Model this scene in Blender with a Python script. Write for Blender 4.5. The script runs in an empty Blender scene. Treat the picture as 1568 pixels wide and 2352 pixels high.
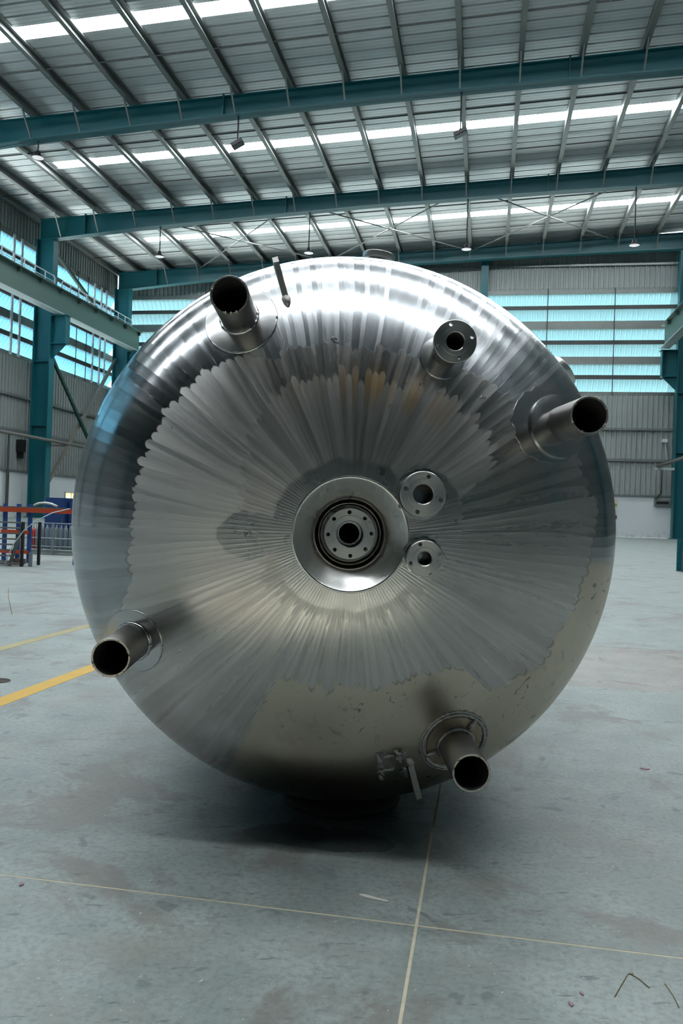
import bpy, bmesh, math, random
from mathutils import Vector, Matrix
random.seed(7)
PI = math.pi
sc = bpy.context.scene
col = sc.collection

# ------------------------------------------------------------------ camera, world, exposure
cam_d = bpy.data.cameras.new('camera')
cam = bpy.data.objects.new('camera', cam_d); col.objects.link(cam)
cam_d.sensor_fit = 'VERTICAL'; cam_d.sensor_height = 36.0
cam_d.lens = 1850.0 / 2352.0 * 36.0
cam_d.clip_start = 0.05; cam_d.clip_end = 1500
CM = ((0.98396, 0.03296, -0.17534), (0.17511, 0.01188, 0.98448), (0.03453, -0.99939, 0.00592))
rx = Vector((CM[0][0], CM[1][0], CM[2][0])); dn = Vector((CM[0][1], CM[1][1], CM[2][1])); fw = Vector((CM[0][2], CM[1][2], CM[2][2]))
fw.normalize(); rx = (rx - fw * rx.dot(fw)).normalized(); upv = rx.cross(fw).normalized()
cam.matrix_world = Matrix(((rx.x, upv.x, -fw.x, 0), (rx.y, upv.y, -fw.y, 0), (rx.z, upv.z, -fw.z, 1.0), (0, 0, 0, 1)))
sc.camera = cam

world = bpy.data.worlds.new('overcast_sky'); sc.world = world; world.use_nodes = True
bg = world.node_tree.nodes['Background']
bg.inputs[0].default_value = (0.62, 0.86, 1.0, 1); bg.inputs[1].default_value = 6.5
SKYLIGHT = 34.0
sun_d = bpy.data.lights.new('sun', 'SUN'); sun_d.energy = 16.0; sun_d.angle = .012; sun_d.color = (1.0, .86, .68)
sun = bpy.data.objects.new('sun', sun_d); col.objects.link(sun); sun.location = (30, -10, 80)
sun.rotation_euler = Vector((.244, -.113, 1.0)).to_track_quat('Z', 'Y').to_euler()
sc.view_settings.view_transform = 'Standard'; sc.view_settings.look = 'None'
sc.view_settings.gamma = 1.0; sc.view_settings.use_curve_mapping = False
sc.view_settings.exposure = 0.15
sc.cycles.max_bounces = 5; sc.cycles.diffuse_bounces = 3; sc.cycles.glossy_bounces = 3; sc.cycles.use_adaptive_sampling = True; sc.cycles.adaptive_threshold = .10; sc.cycles.adaptive_min_samples = 16
sc.cycles.caustics_reflective = False; sc.cycles.caustics_refractive = False
sc.cycles.transmission_bounces = 4; sc.cycles.sample_clamp_indirect = 6.0

# ------------------------------------------------------------------ helpers: objects
def tag(o, label=None, cat=None, group=None, kind=None):
    if label: o['label'] = label
    if cat: o['category'] = cat
    if group: o['group'] = group
    if kind: o['kind'] = kind
    return o
def link(name, me, parent=None, mats=None):
    o = bpy.data.objects.new(name, me); col.objects.link(o)
    if parent is not None: o.parent = parent
    if me is not None and mats is not None and len(me.materials) == 0:
        for m in (mats if isinstance(mats, (list, tuple)) else [mats]): me.materials.append(m)
    return o
def empty(name, loc=(0, 0, 0), parent=None):
    o = bpy.data.objects.new(name, None); col.objects.link(o); o.location = loc
    o.empty_display_size = 0.1
    if parent is not None: o.parent = parent
    return o

class MB:
    """collects verts and faces"""
    def __init__(s): s.v = []; s.f = []; s.m = []; s.cur = 0
    def add(s, vs, fs):
        b = len(s.v); s.v += [tuple(p) for p in vs]
        for q in fs: s.f.append(tuple(i + b for i in q)); s.m.append(s.cur)
        return s
    def box(s, x0, x1, y0, y1, z0, z1):
        return s.add([(x0, y0, z0), (x1, y0, z0), (x1, y1, z0), (x0, y1, z0), (x0, y0, z1), (x1, y0, z1), (x1, y1, z1), (x0, y1, z1)],
                     [(0, 3, 2, 1), (4, 5, 6, 7), (0, 1, 5, 4), (1, 2, 6, 5), (2, 3, 7, 6), (3, 0, 4, 7)])
    def bar(s, a, b, w, t, up=(0, 0, 1)):
        a = Vector(a); b = Vector(b); d = (b - a).normalized(); up = Vector(up)
        if abs(d.dot(up)) > 0.98: up = Vector((0, 1, 0))
        x = d.cross(up).normalized() * w / 2; y = x.cross(d).normalized() * t / 2
        vs = [a - x - y, a + x - y, a + x + y, a - x + y, b - x - y, b + x - y, b + x + y, b - x + y]
        return s.add(vs, [(0, 1, 2, 3), (7, 6, 5, 4), (0, 4, 5, 1), (1, 5, 6, 2), (2, 6, 7, 3), (3, 7, 4, 0)])
    def tube(s, pts, r, n=8, cap=True):
        pts = [Vector(p) for p in pts]; rings = []; b0 = len(s.v); vs = []; fs = []
        rr = r if isinstance(r, (list, tuple)) else [r] * len(pts)
        ref = None
        for i, p in enumerate(pts):
            d = (pts[min(i + 1, len(pts) - 1)] - pts[max(i - 1, 0)]).normalized()
            if ref is None:
                ref = Vector((0, 0, 1)) if abs(d.z) < 0.9 else Vector((1, 0, 0))
            x = d.cross(ref).normalized(); y = x.cross(d).normalized(); ref = y
            for k in range(n):
                a = 2 * PI * k / n; vs.append(p + (x * math.cos(a) + y * math.sin(a)) * rr[i])
        for i in range(len(pts) - 1):
            for k in range(n):
                k2 = (k + 1) % n; fs.append((i * n + k, i * n + k2, (i + 1) * n + k2, (i + 1) * n + k))
        if cap:
            fs.append(tuple(range(n - 1, -1, -1))); fs.append(tuple((len(pts) - 1) * n + k for k in range(n)))
        return s.add(vs, fs)
    def lathe(s, prof, n=48, close=False, c=(0, 0)):
        """prof: list of (r, z) spun about local z"""
        vs = []; fs = []
        for r, z in prof:
            for k in range(n):
                a = 2 * PI * k / n; vs.append((c[0] + r * math.cos(a), c[1] + r * math.sin(a), z))
        m = len(prof)
        for i in range(m if close else m - 1):
            j = (i + 1) % m
            for k in range(n):
                k2 = (k + 1) % n; fs.append((i * n + k, i * n + k2, j * n + k2, j * n + k))
        return s.add(vs, fs)
    def prism(s, poly, f0, f1):
        """poly of 2D points; f0/f1 map (a,b)->3D for the two ends"""
        n = len(poly); vs = [f0(*p) for p in poly] + [f1(*p) for p in poly]
        fs = [tuple(range(n - 1, -1, -1)), tuple(range(n, 2 * n))] + [(i, (i + 1) % n, (i + 1) % n + n, i + n) for i in range(n)]
        return s.add(vs, fs)
    def mesh(s, name, mats=None, smooth=False, fix=True):
        me = bpy.data.meshes.new(name); me.from_pydata(s.v, [], s.f)
        if fix:
            bm = bmesh.new(); bm.from_mesh(me); bmesh.ops.recalc_face_normals(bm, faces=bm.faces); bm.to_mesh(me); bm.free()
        if mats is not None:
            for m in (mats if isinstance(mats, (list, tuple)) else [mats]): me.materials.append(m)
        if len(set(s.m)) > 1: me.polygons.foreach_set('material_index', s.m)
        if smooth: me.polygons.foreach_set('use_smooth', [True] * len(me.polygons))
        me.update()
        return me
    def build(s, name, mats=None, parent=None, smooth=False, fix=True):
        return link(name, s.mesh(name, mats, smooth, fix), parent)
def autosmooth(o, deg=35):
    me = o.data; me.polygons.foreach_set('use_smooth', [True] * len(me.polygons))
    bm = bmesh.new(); bm.from_mesh(me)
    for e in bm.edges:
        if len(e.link_faces) == 2 and e.calc_face_angle(0) > math.radians(deg): e.smooth = False
    bm.to_mesh(me); bm.free(); return o

# ------------------------------------------------------------------ helpers: node expressions
class X:
    def __init__(s, nt, k): s.nt = nt; s.k = k
    def _op(s, op, *a):
        n = s.nt.nodes.new('ShaderNodeMath'); n.operation = op
        for i, q in enumerate((s,) + a):
            if isinstance(q, X): s.nt.links.new(q.k, n.inputs[i])
            else: n.inputs[i].default_value = q
        return X(s.nt, n.outputs[0])
    def __add__(s, o): return s._op('ADD', o)
    __radd__ = __add__
    def __mul__(s, o): return s._op('MULTIPLY', o)
    __rmul__ = __mul__
    def __sub__(s, o): return s._op('SUBTRACT', o)
    def __rsub__(s, o): return (s * -1.0) + o
    def __truediv__(s, o): return s._op('DIVIDE', o)
    def __pow__(s, o): return s._op('POWER', o)
    def floor(s): return s._op('FLOOR')
    def fract(s): return s._op('FRACT')
    def abs(s): return s._op('ABSOLUTE')
    def sqrt(s): return s._op('SQRT')
    def sin(s): return s._op('SINE')
    def cos(s): return s._op('COSINE')
    def exp(s): return s._op('EXPONENT')
    def clamp(s):
        r = s._op('ADD', 0.0); r.k.node.use_clamp = True; return r
    def atan2(s, o): return s._op('ARCTAN2', o)
    def max(s, o): return s._op('MAXIMUM', o)
    def min(s, o): return s._op('MINIMUM', o)
    def step(s, a, b):
        n = s.nt.nodes.new('ShaderNodeMapRange'); n.interpolation_type = 'SMOOTHSTEP'
        s.nt.links.new(s.k, n.inputs[0])
        for i, q in ((1, a), (2, b)):
            if isinstance(q, X): s.nt.links.new(q.k, n.inputs[i])
            else: n.inputs[i].default_value = q
        return X(s.nt, n.outputs[0])
    def rnd(s, seed=0.0):
        n = s.nt.nodes.new('ShaderNodeTexWhiteNoise'); n.noise_dimensions = '1D'
        s.nt.links.new((s + (seed * 17.31 + 0.5)).k, n.inputs['W']); return X(s.nt, n.outputs['Value'])
    def ramp(s, stops):
        n = s.nt.nodes.new('ShaderNodeValToRGB'); s.nt.links.new(s.k, n.inputs[0])
        cr = n.color_ramp; cr.interpolation = 'LINEAR'
        cr.elements[0].position = stops[0][0]; cr.elements[1].position = stops[-1][0]
        for p, c in stops[1:-1]: cr.elements.new(p)
        es = sorted(cr.elements, key=lambda e: e.position)
        for e, (p, c) in zip(es, stops):
            e.color = (c, c, c, 1) if not isinstance(c, tuple) else (c[0], c[1], c[2], 1)
        return X(s.nt, n.outputs[0])
def lerp(a, b, t): return t * (b - a) + a if isinstance(b, X) or isinstance(a, X) else t * (b - a) + a
class MT:
    """material under construction"""
    def __init__(s, name):
        s.m = bpy.data.materials.new(name); s.m.use_nodes = True; s.nt = s.m.node_tree
        s.p = s.nt.nodes['Principled BSDF']
    def coord(s, kind='Object'):
        n = s.nt.nodes.new('ShaderNodeTexCoord'); return n.outputs[kind]
    def pos(s):
        n = s.nt.nodes.new('ShaderNodeNewGeometry'); return n.outputs['Position']
    def xyz(s, sock):
        n = s.nt.nodes.new('ShaderNodeSeparateXYZ'); s.nt.links.new(sock, n.inputs[0])
        return [X(s.nt, n.outputs[i]) for i in range(3)]
    def vec(s, x, y, z=0.0):
        n = s.nt.nodes.new('ShaderNodeCombineXYZ')
        for i, q in enumerate((x, y, z)):
            if isinstance(q, X): s.nt.links.new(q.k, n.inputs[i])
            else: n.inputs[i].default_value = q
        return n.outputs[0]
    def noise(s, vec, scale=5, detail=3, rough=.55, dist=0.0):
        n = s.nt.nodes.new('ShaderNodeTexNoise'); s.nt.links.new(vec, n.inputs['Vector'])
        n.inputs['Scale'].default_value = scale; n.inputs['Detail'].default_value = detail
        n.inputs['Roughness'].default_value = rough; n.inputs['Distortion'].default_value = dist
        return X(s.nt, n.outputs[0])
    def voro(s, vec, scale=5, feature='F1', out='Distance'):
        n = s.nt.nodes.new('ShaderNodeTexVoronoi'); n.feature = feature; s.nt.links.new(vec, n.inputs['Vector'])
        n.inputs['Scale'].default_value = scale; return X(s.nt, n.outputs[out])
    def mix(s, a, b, t):
        n = s.nt.nodes.new('ShaderNodeMix'); n.data_type = 'RGBA'
        for sock, q in ((n.inputs[6], a), (n.inputs[7], b)):
            if isinstance(q, X): s.nt.links.new(q.k, sock)
            else: sock.default_value = (q[0], q[1], q[2], 1)
        if isinstance(t, X): s.nt.links.new(t.k, n.inputs[0])
        else: n.inputs[0].default_value = t
        return X(s.nt, n.outputs[2])
    def set(s, **k):
        names = dict(color='Base Color', metal='Metallic', rough='Roughness', aniso='Anisotropic', rot='Anisotropic Rotation', spec='Specular IOR Level', emit='Emission Color', es='Emission Strength', coat='Coat Weight', alpha='Alpha', trans='Transmission Weight', ior='IOR')
        for a, q in k.items():
            i = s.p.inputs[names[a]]
            if isinstance(q, X): s.nt.links.new(q.k, i)
            elif isinstance(q, tuple): i.default_value = (q[0], q[1], q[2], 1)
            else: i.default_value = q
        return s
    def bump(s, h, strength=.3, dist=.01):
        n = s.nt.nodes.new('ShaderNodeBump'); s.nt.links.new(h.k, n.inputs['Height'])
        n.inputs['Strength'].default_value = strength; n.inputs['Distance'].default_value = dist
        s.nt.links.new(n.outputs[0], s.p.inputs['Normal']); return s
def plain(name, c, rough=.6, metal=0.0, var=.12, scale=3.0, spec=.5):
    t = MT(name); n = t.noise(t.coord('Object'), scale, 4, .6)
    t.set(color=t.mix(tuple(q * (1 - var) for q in c), tuple(min(1, q * (1 + var)) for q in c), n), rough=rough, metal=metal, spec=spec)
    return t.m
def srgb(r, g, b):
    f = lambda c: ((c / 255 + .055) / 1.055) ** 2.4 if c > 10 else c / 255 / 12.92
    return (f(r), f(g), f(b))

# ------------------------------------------------------------------ materials of the hall
M = {}
M['teal'] = plain('teal_paint', srgb(14, 94, 104), .42, 0, .10, .7)
M['girder'] = plain('grey_green_paint', srgb(74, 102, 95), .5, 0, .08, .5)
M['galv'] = plain('galvanised_steel', srgb(128, 134, 132), .40, .45, .15, 1.2)
M['roof'] = plain('zinc_roof_sheet', srgb(222, 226, 228), .40, .4, .07, .6)
M['clad'] = plain('grey_wall_cladding', srgb(150, 158, 156), .55, .1, .10, .8)
M['dark'] = plain('dark_grey_cladding', srgb(84, 92, 92), .6, .1, .1, .8)
M['rail_dark'] = plain('dark_louvre_rail', srgb(70, 74, 74), .6, .1, .1, 1)
M['pale'] = plain('pale_painted_steel', srgb(176, 190, 190), .5, .1, .1, 1)
M['white_rail'] = plain('white_painted_rail', srgb(205, 215, 220), .5, 0, .05, 2)
M['rust'] = plain('red_oxide_rail', srgb(150, 72, 58), .7, 0, .2, 1)
M['darkgreen'] = plain('dark_green_paint', srgb(18, 62, 54), .5, 0, .1, 2)
M['grey_pipe'] = plain('grey_pipe_paint', srgb(120, 118, 112), .5, .1, .1, 2)
M['black'] = plain('black_plastic', srgb(24, 26, 28), .5, 0, .1, 3)
def mk_white():
    t = MT('white_masonry'); x, y, z = t.xyz(t.pos())
    n = t.noise(t.pos(), .35, 5, .6); n2 = t.noise(t.pos(), 2.5, 4, .7)
    low = (z * -1.0 + .9).step(0.0, .9) * n2.step(.45, .7)
    c = t.mix(srgb(196, 204, 208), srgb(222, 228, 230), n)
    t.set(color=t.mix(c, srgb(120, 120, 116), low * .55), rough=.85); return t.m
M['white'] = mk_white()
def mk_skylight():
    t = MT('translucent_skylight'); x, y, z = t.xyz(t.pos())
    t.set(color=(.9, .93, .95), rough=.5, emit=(.93, .98, 1.0), es=SKYLIGHT); return t.m
M['sky'] = mk_skylight()
def mk_louvre(name, c, w):
    m = bpy.data.materials.new(name); m.use_nodes = True; nt = m.node_tree
    for n in list(nt.nodes): nt.nodes.remove(n)
    out = nt.nodes.new('ShaderNodeOutputMaterial'); mx = nt.nodes.new('ShaderNodeMixShader')
    d = nt.nodes.new('ShaderNodeBsdfDiffuse'); tr = nt.nodes.new('ShaderNodeBsdfTranslucent')
    d.inputs[0].default_value = (c[0], c[1], c[2], 1); tr.inputs[0].default_value = (c[0], c[1], c[2], 1)
    mx.inputs[0].default_value = w; nt.links.new(d.outputs[0], mx.inputs[1]); nt.links.new(tr.outputs[0], mx.inputs[2])
    nt.links.new(mx.outputs[0], out.inputs[0]); return m
M['lv'] = mk_louvre('pale_cyan_fibreglass_louvre', (.22, .345, .355), .42)
M['lv_blue'] = mk_louvre('blue_fibreglass_louvre', (.21, .45, .57), .5)

# ------------------------------------------------------------------ hall dimensions
XL, XRIDGE, XR = -40.0, 19.5, 19.5
YB, YF = 81.5, -47.0
SL = 0.0482
FR = [80.0, 64.6, 48.4, 32.4, 16.4, 0.4, -15.6, -31.6]      # frame lines
def rz(x):                                                   # top of the rafters
    return 27.957 + SL * (x if x <= XRIDGE else 2 * XRIDGE - x)
PUR = .62
MIDS = [(FR[i] + FR[i + 1]) / 2 + .1 for i in range(len(FR) - 1)]

# ------------------------------------------------------------------ ground outside and floor
def mk_floor(name, tint=(1, 1, 1), stain=False):
    t = MT(name); P = t.pos(); x, y, z = t.xyz(P)
    n1 = t.noise(P, .55, 5, .6, .3); n2 = t.noise(P, 3.2, 5, .65); n3 = t.noise(P, 14, 4, .7)
    a = srgb(128, 138, 136); b = srgb(154, 163, 160); br = srgb(116, 110, 106)
    mul = lambda c: tuple(q * w for q, w in zip(c, tint))
    c = t.mix(mul(a), mul(b), n2.step(.3, .7))
    wear = t.noise(P, 1.3, 7, .66, .6).step(.53, .60) * (t.noise(P, 8.0, 4, .6) * .8 + .25)
    c = t.mix(c, mul(br), wear)
    # dark blotches, rubbed scuffs, pale flecks
    bl = t.noise(P, 9.0, 3, .5, .5).step(.64, .70) * .5
    c = t.mix(c, mul(srgb(78, 87, 90)), bl)
    sv = t.vec(x * 3.2 + y * 1.1, y * 16.0 - x * 5.0, 0)
    sc1 = t.noise(sv, 3.0, 4, .6).step(.62, .69) * .6
    c = t.mix(c, mul(srgb(70, 79, 83)), sc1)
    sv2 = t.vec(x * 30.0 + y * 13.0, y * 9.0 - x * 4.0, 0)
    fl = t.noise(sv2, 1.6, 3, .55).step(.71, .76) * .55
    c = t.mix(c, mul(srgb(186, 194, 194)), fl)
    fv = t.voro(P, 21.0).step(.055, .03) * t.noise(P, 2.0, 2).step(.45, .6)
    c = t.mix(c, mul(srgb(220, 222, 218)), fv * .7)
    fd = t.voro(t.vec(x + 3.3, y + 1.7, 0), 13.0).step(.07, .03) * t.noise(P, 1.2, 2).step(.48, .6)
    c = t.mix(c, mul(srgb(70, 78, 80)), fd * .6)
    mot = t.noise(P, 55.0, 3, .7); c = t.mix(c, mul(srgb(98, 106, 105)), (mot - .45).clamp() * 2.2)
    n6 = t.noise(P, 2.1, 6, .7); c = t.mix(c, mul(srgb(132, 128, 120)), n6.step(.50, .68) * .45)
    fv2 = t.vec(x * 55.0 - y * 38.0, y * 16.0 + x * 24.0, 0); fl2 = t.noise(fv2, 1.5, 2, .5).step(.72, .75) * n6.step(.35, .6)
    c = t.mix(c, mul(srgb(214, 215, 206)), fl2 * .8)
    fv3 = t.vec(x * 12.0 + y * 60.0, y * 10.0 - x * 50.0, 0); fl3 = t.noise(fv3, 1.3, 2, .5).step(.73, .76)
    c = t.mix(c, mul(srgb(190, 194, 190)), fl3 * .75)
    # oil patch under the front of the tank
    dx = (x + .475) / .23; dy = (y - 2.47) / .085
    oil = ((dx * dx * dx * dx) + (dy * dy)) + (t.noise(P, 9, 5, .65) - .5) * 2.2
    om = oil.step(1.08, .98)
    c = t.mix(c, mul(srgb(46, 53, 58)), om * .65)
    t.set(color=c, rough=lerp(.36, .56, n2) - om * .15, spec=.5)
    t.bump(n3 + mot * .6, .12, .003)
    return t.m
M['floor'] = mk_floor('worn_painted_concrete')
M['floor_pink'] = mk_floor('worn_bare_concrete', (1.06, .93, .90))
M['filler'] = plain('tan_joint_filler', srgb(196, 188, 164), .8, 0, .3, 30)
M['yellow'] = plain('worn_yellow_paint', srgb(196, 158, 62), .6, 0, .18, 6)
M['yellow_old'] = plain('faded_yellow_paint', srgb(158, 150, 112), .7, 0, .2, 5)
M['grass'] = plain('outside_ground', srgb(222, 222, 216), .9, 0, .05, .1)

g = MB().box(-420, 450, -420, 480, -.5, -.06).build('ground', M['grass']); tag(g, kind='structure')
floor = MB().box(XL - .3, XR + .3, YF - .3, YB + .3, -.05, -.006).build('floor', M['floor']); tag(floor, kind='structure')
JX = -.133; JY = [-8.0, 1.998, 5.19, 6.97, 15.0]; JXS = [-13.0, JX, 12.6]; G = .0038
for i in range(2):
    for j in range(4):
        MB().box(JXS[i] + G, JXS[i + 1] - G, JY[j] + (G if j else 0), JY[j + 1] - G, -.0055, 0).build('floor_slab', M['floor_pink'] if (j == 2 and i == 1) else M['floor'], floor)
fz = (-.0055, -.0005)
MB().box(JX - G, JX + G, JY[0], JY[-1], *fz).build('joint_filler', M['filler'], floor)
for q in (JY[1], JY[2]):
    MB().box(JXS[0], JX - G, q - G, q + G, *fz).build('joint_filler', M['filler'], floor)
    MB().box(JX + G, JXS[2], q - G, q + G, *fz).build('joint_filler', M['filler'], floor)
o = MB().box(-2.445, -2.335, 2.2, 14.0, 0.0, .0012).build('trim_1', M['yellow']); tag(o, kind='structure')
o = MB().box(-3.33, -3.24, 3.0, 14.0, 0.0, .0012).build('trim_2', M['yellow_old']); tag(o, kind='structure')

# ------------------------------------------------------------------ roof
ceiling = empty('ceiling', (XRIDGE, 17, 0)); tag(ceiling, kind='structure')
CI = Vector((XRIDGE, 17, 0))
def chC(o):                        # parent to ceiling keeping world place
    o.parent = ceiling; o.location = o.location - CI; return o
SW = .97
LEN = XRIDGE - XL + .4
def sheet_mesh(x0, x1, mat, name):
    m = MB(); w = SW; flat = name == 'skylight_panel'
    prof = [(0, .16), (.05, .16), (.08, 0), (.30, 0), (.315, .03), (.33, 0), (.62, 0), (.635, .03), (.65, 0), (w - .08, 0), (w - .05, .16), (w, .16)]
    if flat: prof = [(0, .16), (.05, .16), (.08, 0), (w - .08, 0), (w - .05, .16), (w, .16)]
    za = (x0 - XRIDGE) * SL; zb = (x1 - XRIDGE) * SL
    vs = [(x0 - XRIDGE, p, za + q) for p, q in prof] + [(x1 - XRIDGE, p, zb + q) for p, q in prof]; n = len(prof)
    m.add(vs, [(i, i + 1, n + i + 1, n + i) for i in range(n - 1)])
    return m.mesh(name, mat, fix=False)
ZRID = rz(XRIDGE) + PUR
sm_full = sheet_mesh(XL - .4, XRIDGE, M['roof'], 'roof_sheet')
sm_eave = sheet_mesh(XL - .4, -33.0, M['roof'], 'roof_sheet_eave')
pcs = []; x0 = -33.0
while x0 < XRIDGE - .1:
    x1 = min(XRIDGE, x0 + 3.47 * 3); pcs.append((x0, x1 - .05)); x0 = x1
sky_meshes = [sheet_mesh(a, b, M['sky'], 'skylight_panel') for a, b in pcs]
ny = int((YB + .6 - YF) / SW)
ys = [YB + .5 - SW * (k + 1) for k in range(ny)]
row_at = lambda m: min(range(ny), key=lambda k: abs(ys[k] + SW / 2 - m))
skyrows = set(row_at(m) for m in MIDS if m > 0); OPEN = row_at(-2.5)          # OPEN: unseen row, one panel left out to let the added sun beam through
sm_end = sheet_mesh(7.99, XRIDGE, M['sky'], 'skylight_panel'); sm_run = sheet_mesh(-33.0, 4.52, M['sky'], 'skylight_panel')
for side in (1,):
    for k in range(ny):
        loc = Vector((XRIDGE, ys[k] if side > 0 else ys[k] + SW, ZRID)); rot = 0 if side > 0 else PI
        for me in ([sm_eave, sm_run, sm_end] if k == OPEN else [sm_full] if k not in skyrows else [sm_eave] + sky_meshes):
            o = link('skylight_panel' if me in sky_meshes + [sm_end, sm_run] else 'roof_sheet', me); o.location = loc; o.rotation_euler.z = rot; chC(o)
# purlins: C sections along Y, one per line
def purlin_mesh():
    m = MB(); t = .03; b = .30; h = PUR - .02
    poly = [(0, 0), (b, 0), (b, .08), (b - t, .08), (b - t, t), (t, t), (t, h - t), (b - t, h - t), (b - t, h - .08), (b, h - .08), (b, h), (0, h)]
    m.prism(poly, lambda a, c: (a, YF, c), lambda a, c: (a, YB, c)); return m.mesh('purlin', M['galv'])
pm = purlin_mesh(); PX = [1.05 + 3.47 * k for k in range(-11, 6)]
for x in PX:
    for xx, s in ((x, 1),):
        o = link('purlin', pm); o.location = (xx, 0, rz(xx)); o.scale = (s, 1, 1); chC(o)
# eave purlin
o = link('purlin', pm); o.location = (XL + .25, 0, rz(XL)); chC(o)
# sag rods between purlins (two lines per bay)
for i in range(len(FR) - 1):
    for q in (.30, .70):
        y = FR[i + 1] + (FR[i] - FR[i + 1]) * q
        m = MB(); m.tube([(XL + .3, y, rz(XL) + .22), (XRIDGE, y, rz(XRIDGE) + .22)], .045, 6); o = m.build('sag_rod', M['rail_dark']); chC(o)
# wind bracing in the last bay
def rod(a, b, name='brace_rod', r=.05, mat='galv'):
    m = MB(); m.tube([a, b], r, 6); o = m.build(name, M[mat]); chC(o)
for xa, xb in ((-30.5, -16.5), (-16.5, -2.2), (-2.2, 11.5)):
    for p, q in ((80, 64.8), (64.8, 80)):
        rod((xa, p, rz(xa) - .25), (xb, q, rz(xb) - .25), r=.06)

# ------------------------------------------------------------------ rafters and columns
def rafter_depth(x):
    d = [(-38, 1.85), (-30, 1.5), (-10, 1.2), (4, 1.28), (19.5, 1.6)]
    x = x if x <= XRIDGE else 2 * XRIDGE - x
    for (a, p), (b, q) in zip(d, d[1:]):
        if x <= b: return p + (q - p) * max(0, (x - a)) / (b - a)
    return d[-1][1]
RL = {0: 'teal steel roof rafter against the far back wall', 1: 'teal steel roof rafter one bay in front of the back wall', 2: 'nearest visible teal steel roof rafter crossing the top of the picture'}
def make_rafter(i, y):
    root = empty('roof_rafter', (XRIDGE, y, 0)); L = RL.get(i)
    if L: tag(root, L, 'roof beam')
    else: tag(root, 'teal steel roof rafter overhead behind the camera side of the hall', 'roof beam', 'rafters out of the picture')
    xs = [XL + .9 + (XR - XL - 1.3) * k / 40 for k in range(41)]
    w = MB(); b = MB(); t = MB()
    for m, dz0, dz1, hw in ((w, 0, 0, .05), (b, 0, 0, .38), (t, 0, 0, .3)):
        vs = []
        for x in xs:
            zt = rz(x); zb = zt - rafter_depth(x)
            if m is b: zt = zb + .07
            elif m is t: zb = zt - .06
            vs += [(x - XRIDGE, -hw, zb), (x - XRIDGE, hw, zb), (x - XRIDGE, hw, zt), (x - XRIDGE, -hw, zt)]
        fs = []
        for k in range(40):
            a = 4 * k; c = a + 4
            fs += [(a, c, c + 1, a + 1), (a + 1, c + 1, c + 2, a + 2), (a + 2, c + 2, c + 3, a + 3), (a + 3, c + 3, c, a)]
        fs += [(0, 1, 2, 3), (163, 162, 161, 160)]
        m.add(vs, fs)
    w.build('web', M['teal'], root); b.build('bottom_flange', M['teal'], root); t.build('top_flange', M['teal'], root)
    for x in (-34.8, -17.0, 4.0):
        d = rafter_depth(x); MB().box(x - XRIDGE - .04, x - XRIDGE + .04, -.34, .34, rz(x) - d, rz(x) + .12).build('stiffener', M['teal'], root)
    if i <= 3:
        for x in PX[(0 if i else 1):]:
            d = rafter_depth(x); xx = x - XRIDGE
            MB().bar((xx + .12, -1.5, rz(x) + .05), (xx + .12, -.32, rz(x) - d + .1), .10, .10).build('fly_brace', M['galv'], root)
    return root
for i, y in enumerate(FR): make_rafter(i, y)

def make_column(x, y, h, name_label, cat='column', s=1, group=None, bracket=True):
    """I section, web across X, inner flange towards +s"""
    root = empty('steel_column', (x, y, 0)); tag(root, name_label, cat, group)
    MB().box(-1.55 * s if s > 0 else .1, -.1 if s > 0 else 1.55, -.04, .04, .06, h).build('web', M['teal'], root)
    MB().box(*(sorted((0, -.1 * s))), -.4, .4, .06, h).build('flange', M['teal'], root)
    MB().box(*(sorted((-1.55 * s, -1.65 * s))), -.4, .4, .06, h).build('flange', M['teal'], root)
    MB().box(*(sorted((-1.85 * s, .2 * s))), -.5, .5, 0, .06).build('base_plate', M['teal'], root)
    if bracket:
        k = MB(); k.prism([(0, 13.9), (1.35 * s, 15.2), (1.35 * s, 17.65), (0, 17.65)], lambda a, c: (a, -.05, c), lambda a, c: (a, .05, c)); k.build('corbel', M['teal'], root)
        MB().box(*(sorted((1.28 * s, 1.38 * s))), -.38, .38, 15.2, 17.6).build('corbel_flange', M['teal'], root)
        MB().box(*(sorted((-.02 * s, 1.5 * s))), -.4, .4, 17.6, 17.68).build('corbel_seat', M['teal'], root)
        MB().box(*(sorted((0, 1.36 * s))), -.36, .36, 15.16, 15.24).build('corbel_stiffener', M['teal'], root)
        for zz in (8.0, 13.6): MB().box(*(sorted((-1.5 * s, -.1 * s))), -.36, .36, zz, zz + .07).build('stiffener', M['teal'], root)
    return root
CL = {0: 'teal steel column in the far left corner of the hall', 1: 'teal steel column standing against the left wall, nearer one'}
for i, y in enumerate(FR):
    make_column(-37.6, y - .3 if i == 0 else y, 24.3, CL.get(i, 'teal steel wall column on the camera side of the hall'), group=None if i in CL else 'columns out of the picture')
    if i != 1 and i != 2 and i != 3:
        make_column(17.2, y - .3 if i == 0 else y, 27.0, 'teal steel column with crane corbel at the right edge' if i == 0 else 'teal steel middle column on the camera side of the hall', s=-1, group=None if i == 0 else 'middle columns out of the picture')
root = empty('wind_column', (-.8, 80.8, 0)); tag(root, 'slim teal wind column on the back wall above the tank', 'column')
MB().box(-.36, .36, -.05, .05, 0, 26.9).build('flange', M['teal'], root); MB().box(-.04, .04, .05, .5, 0, 26.9).build('web', M['teal'], root)

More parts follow.
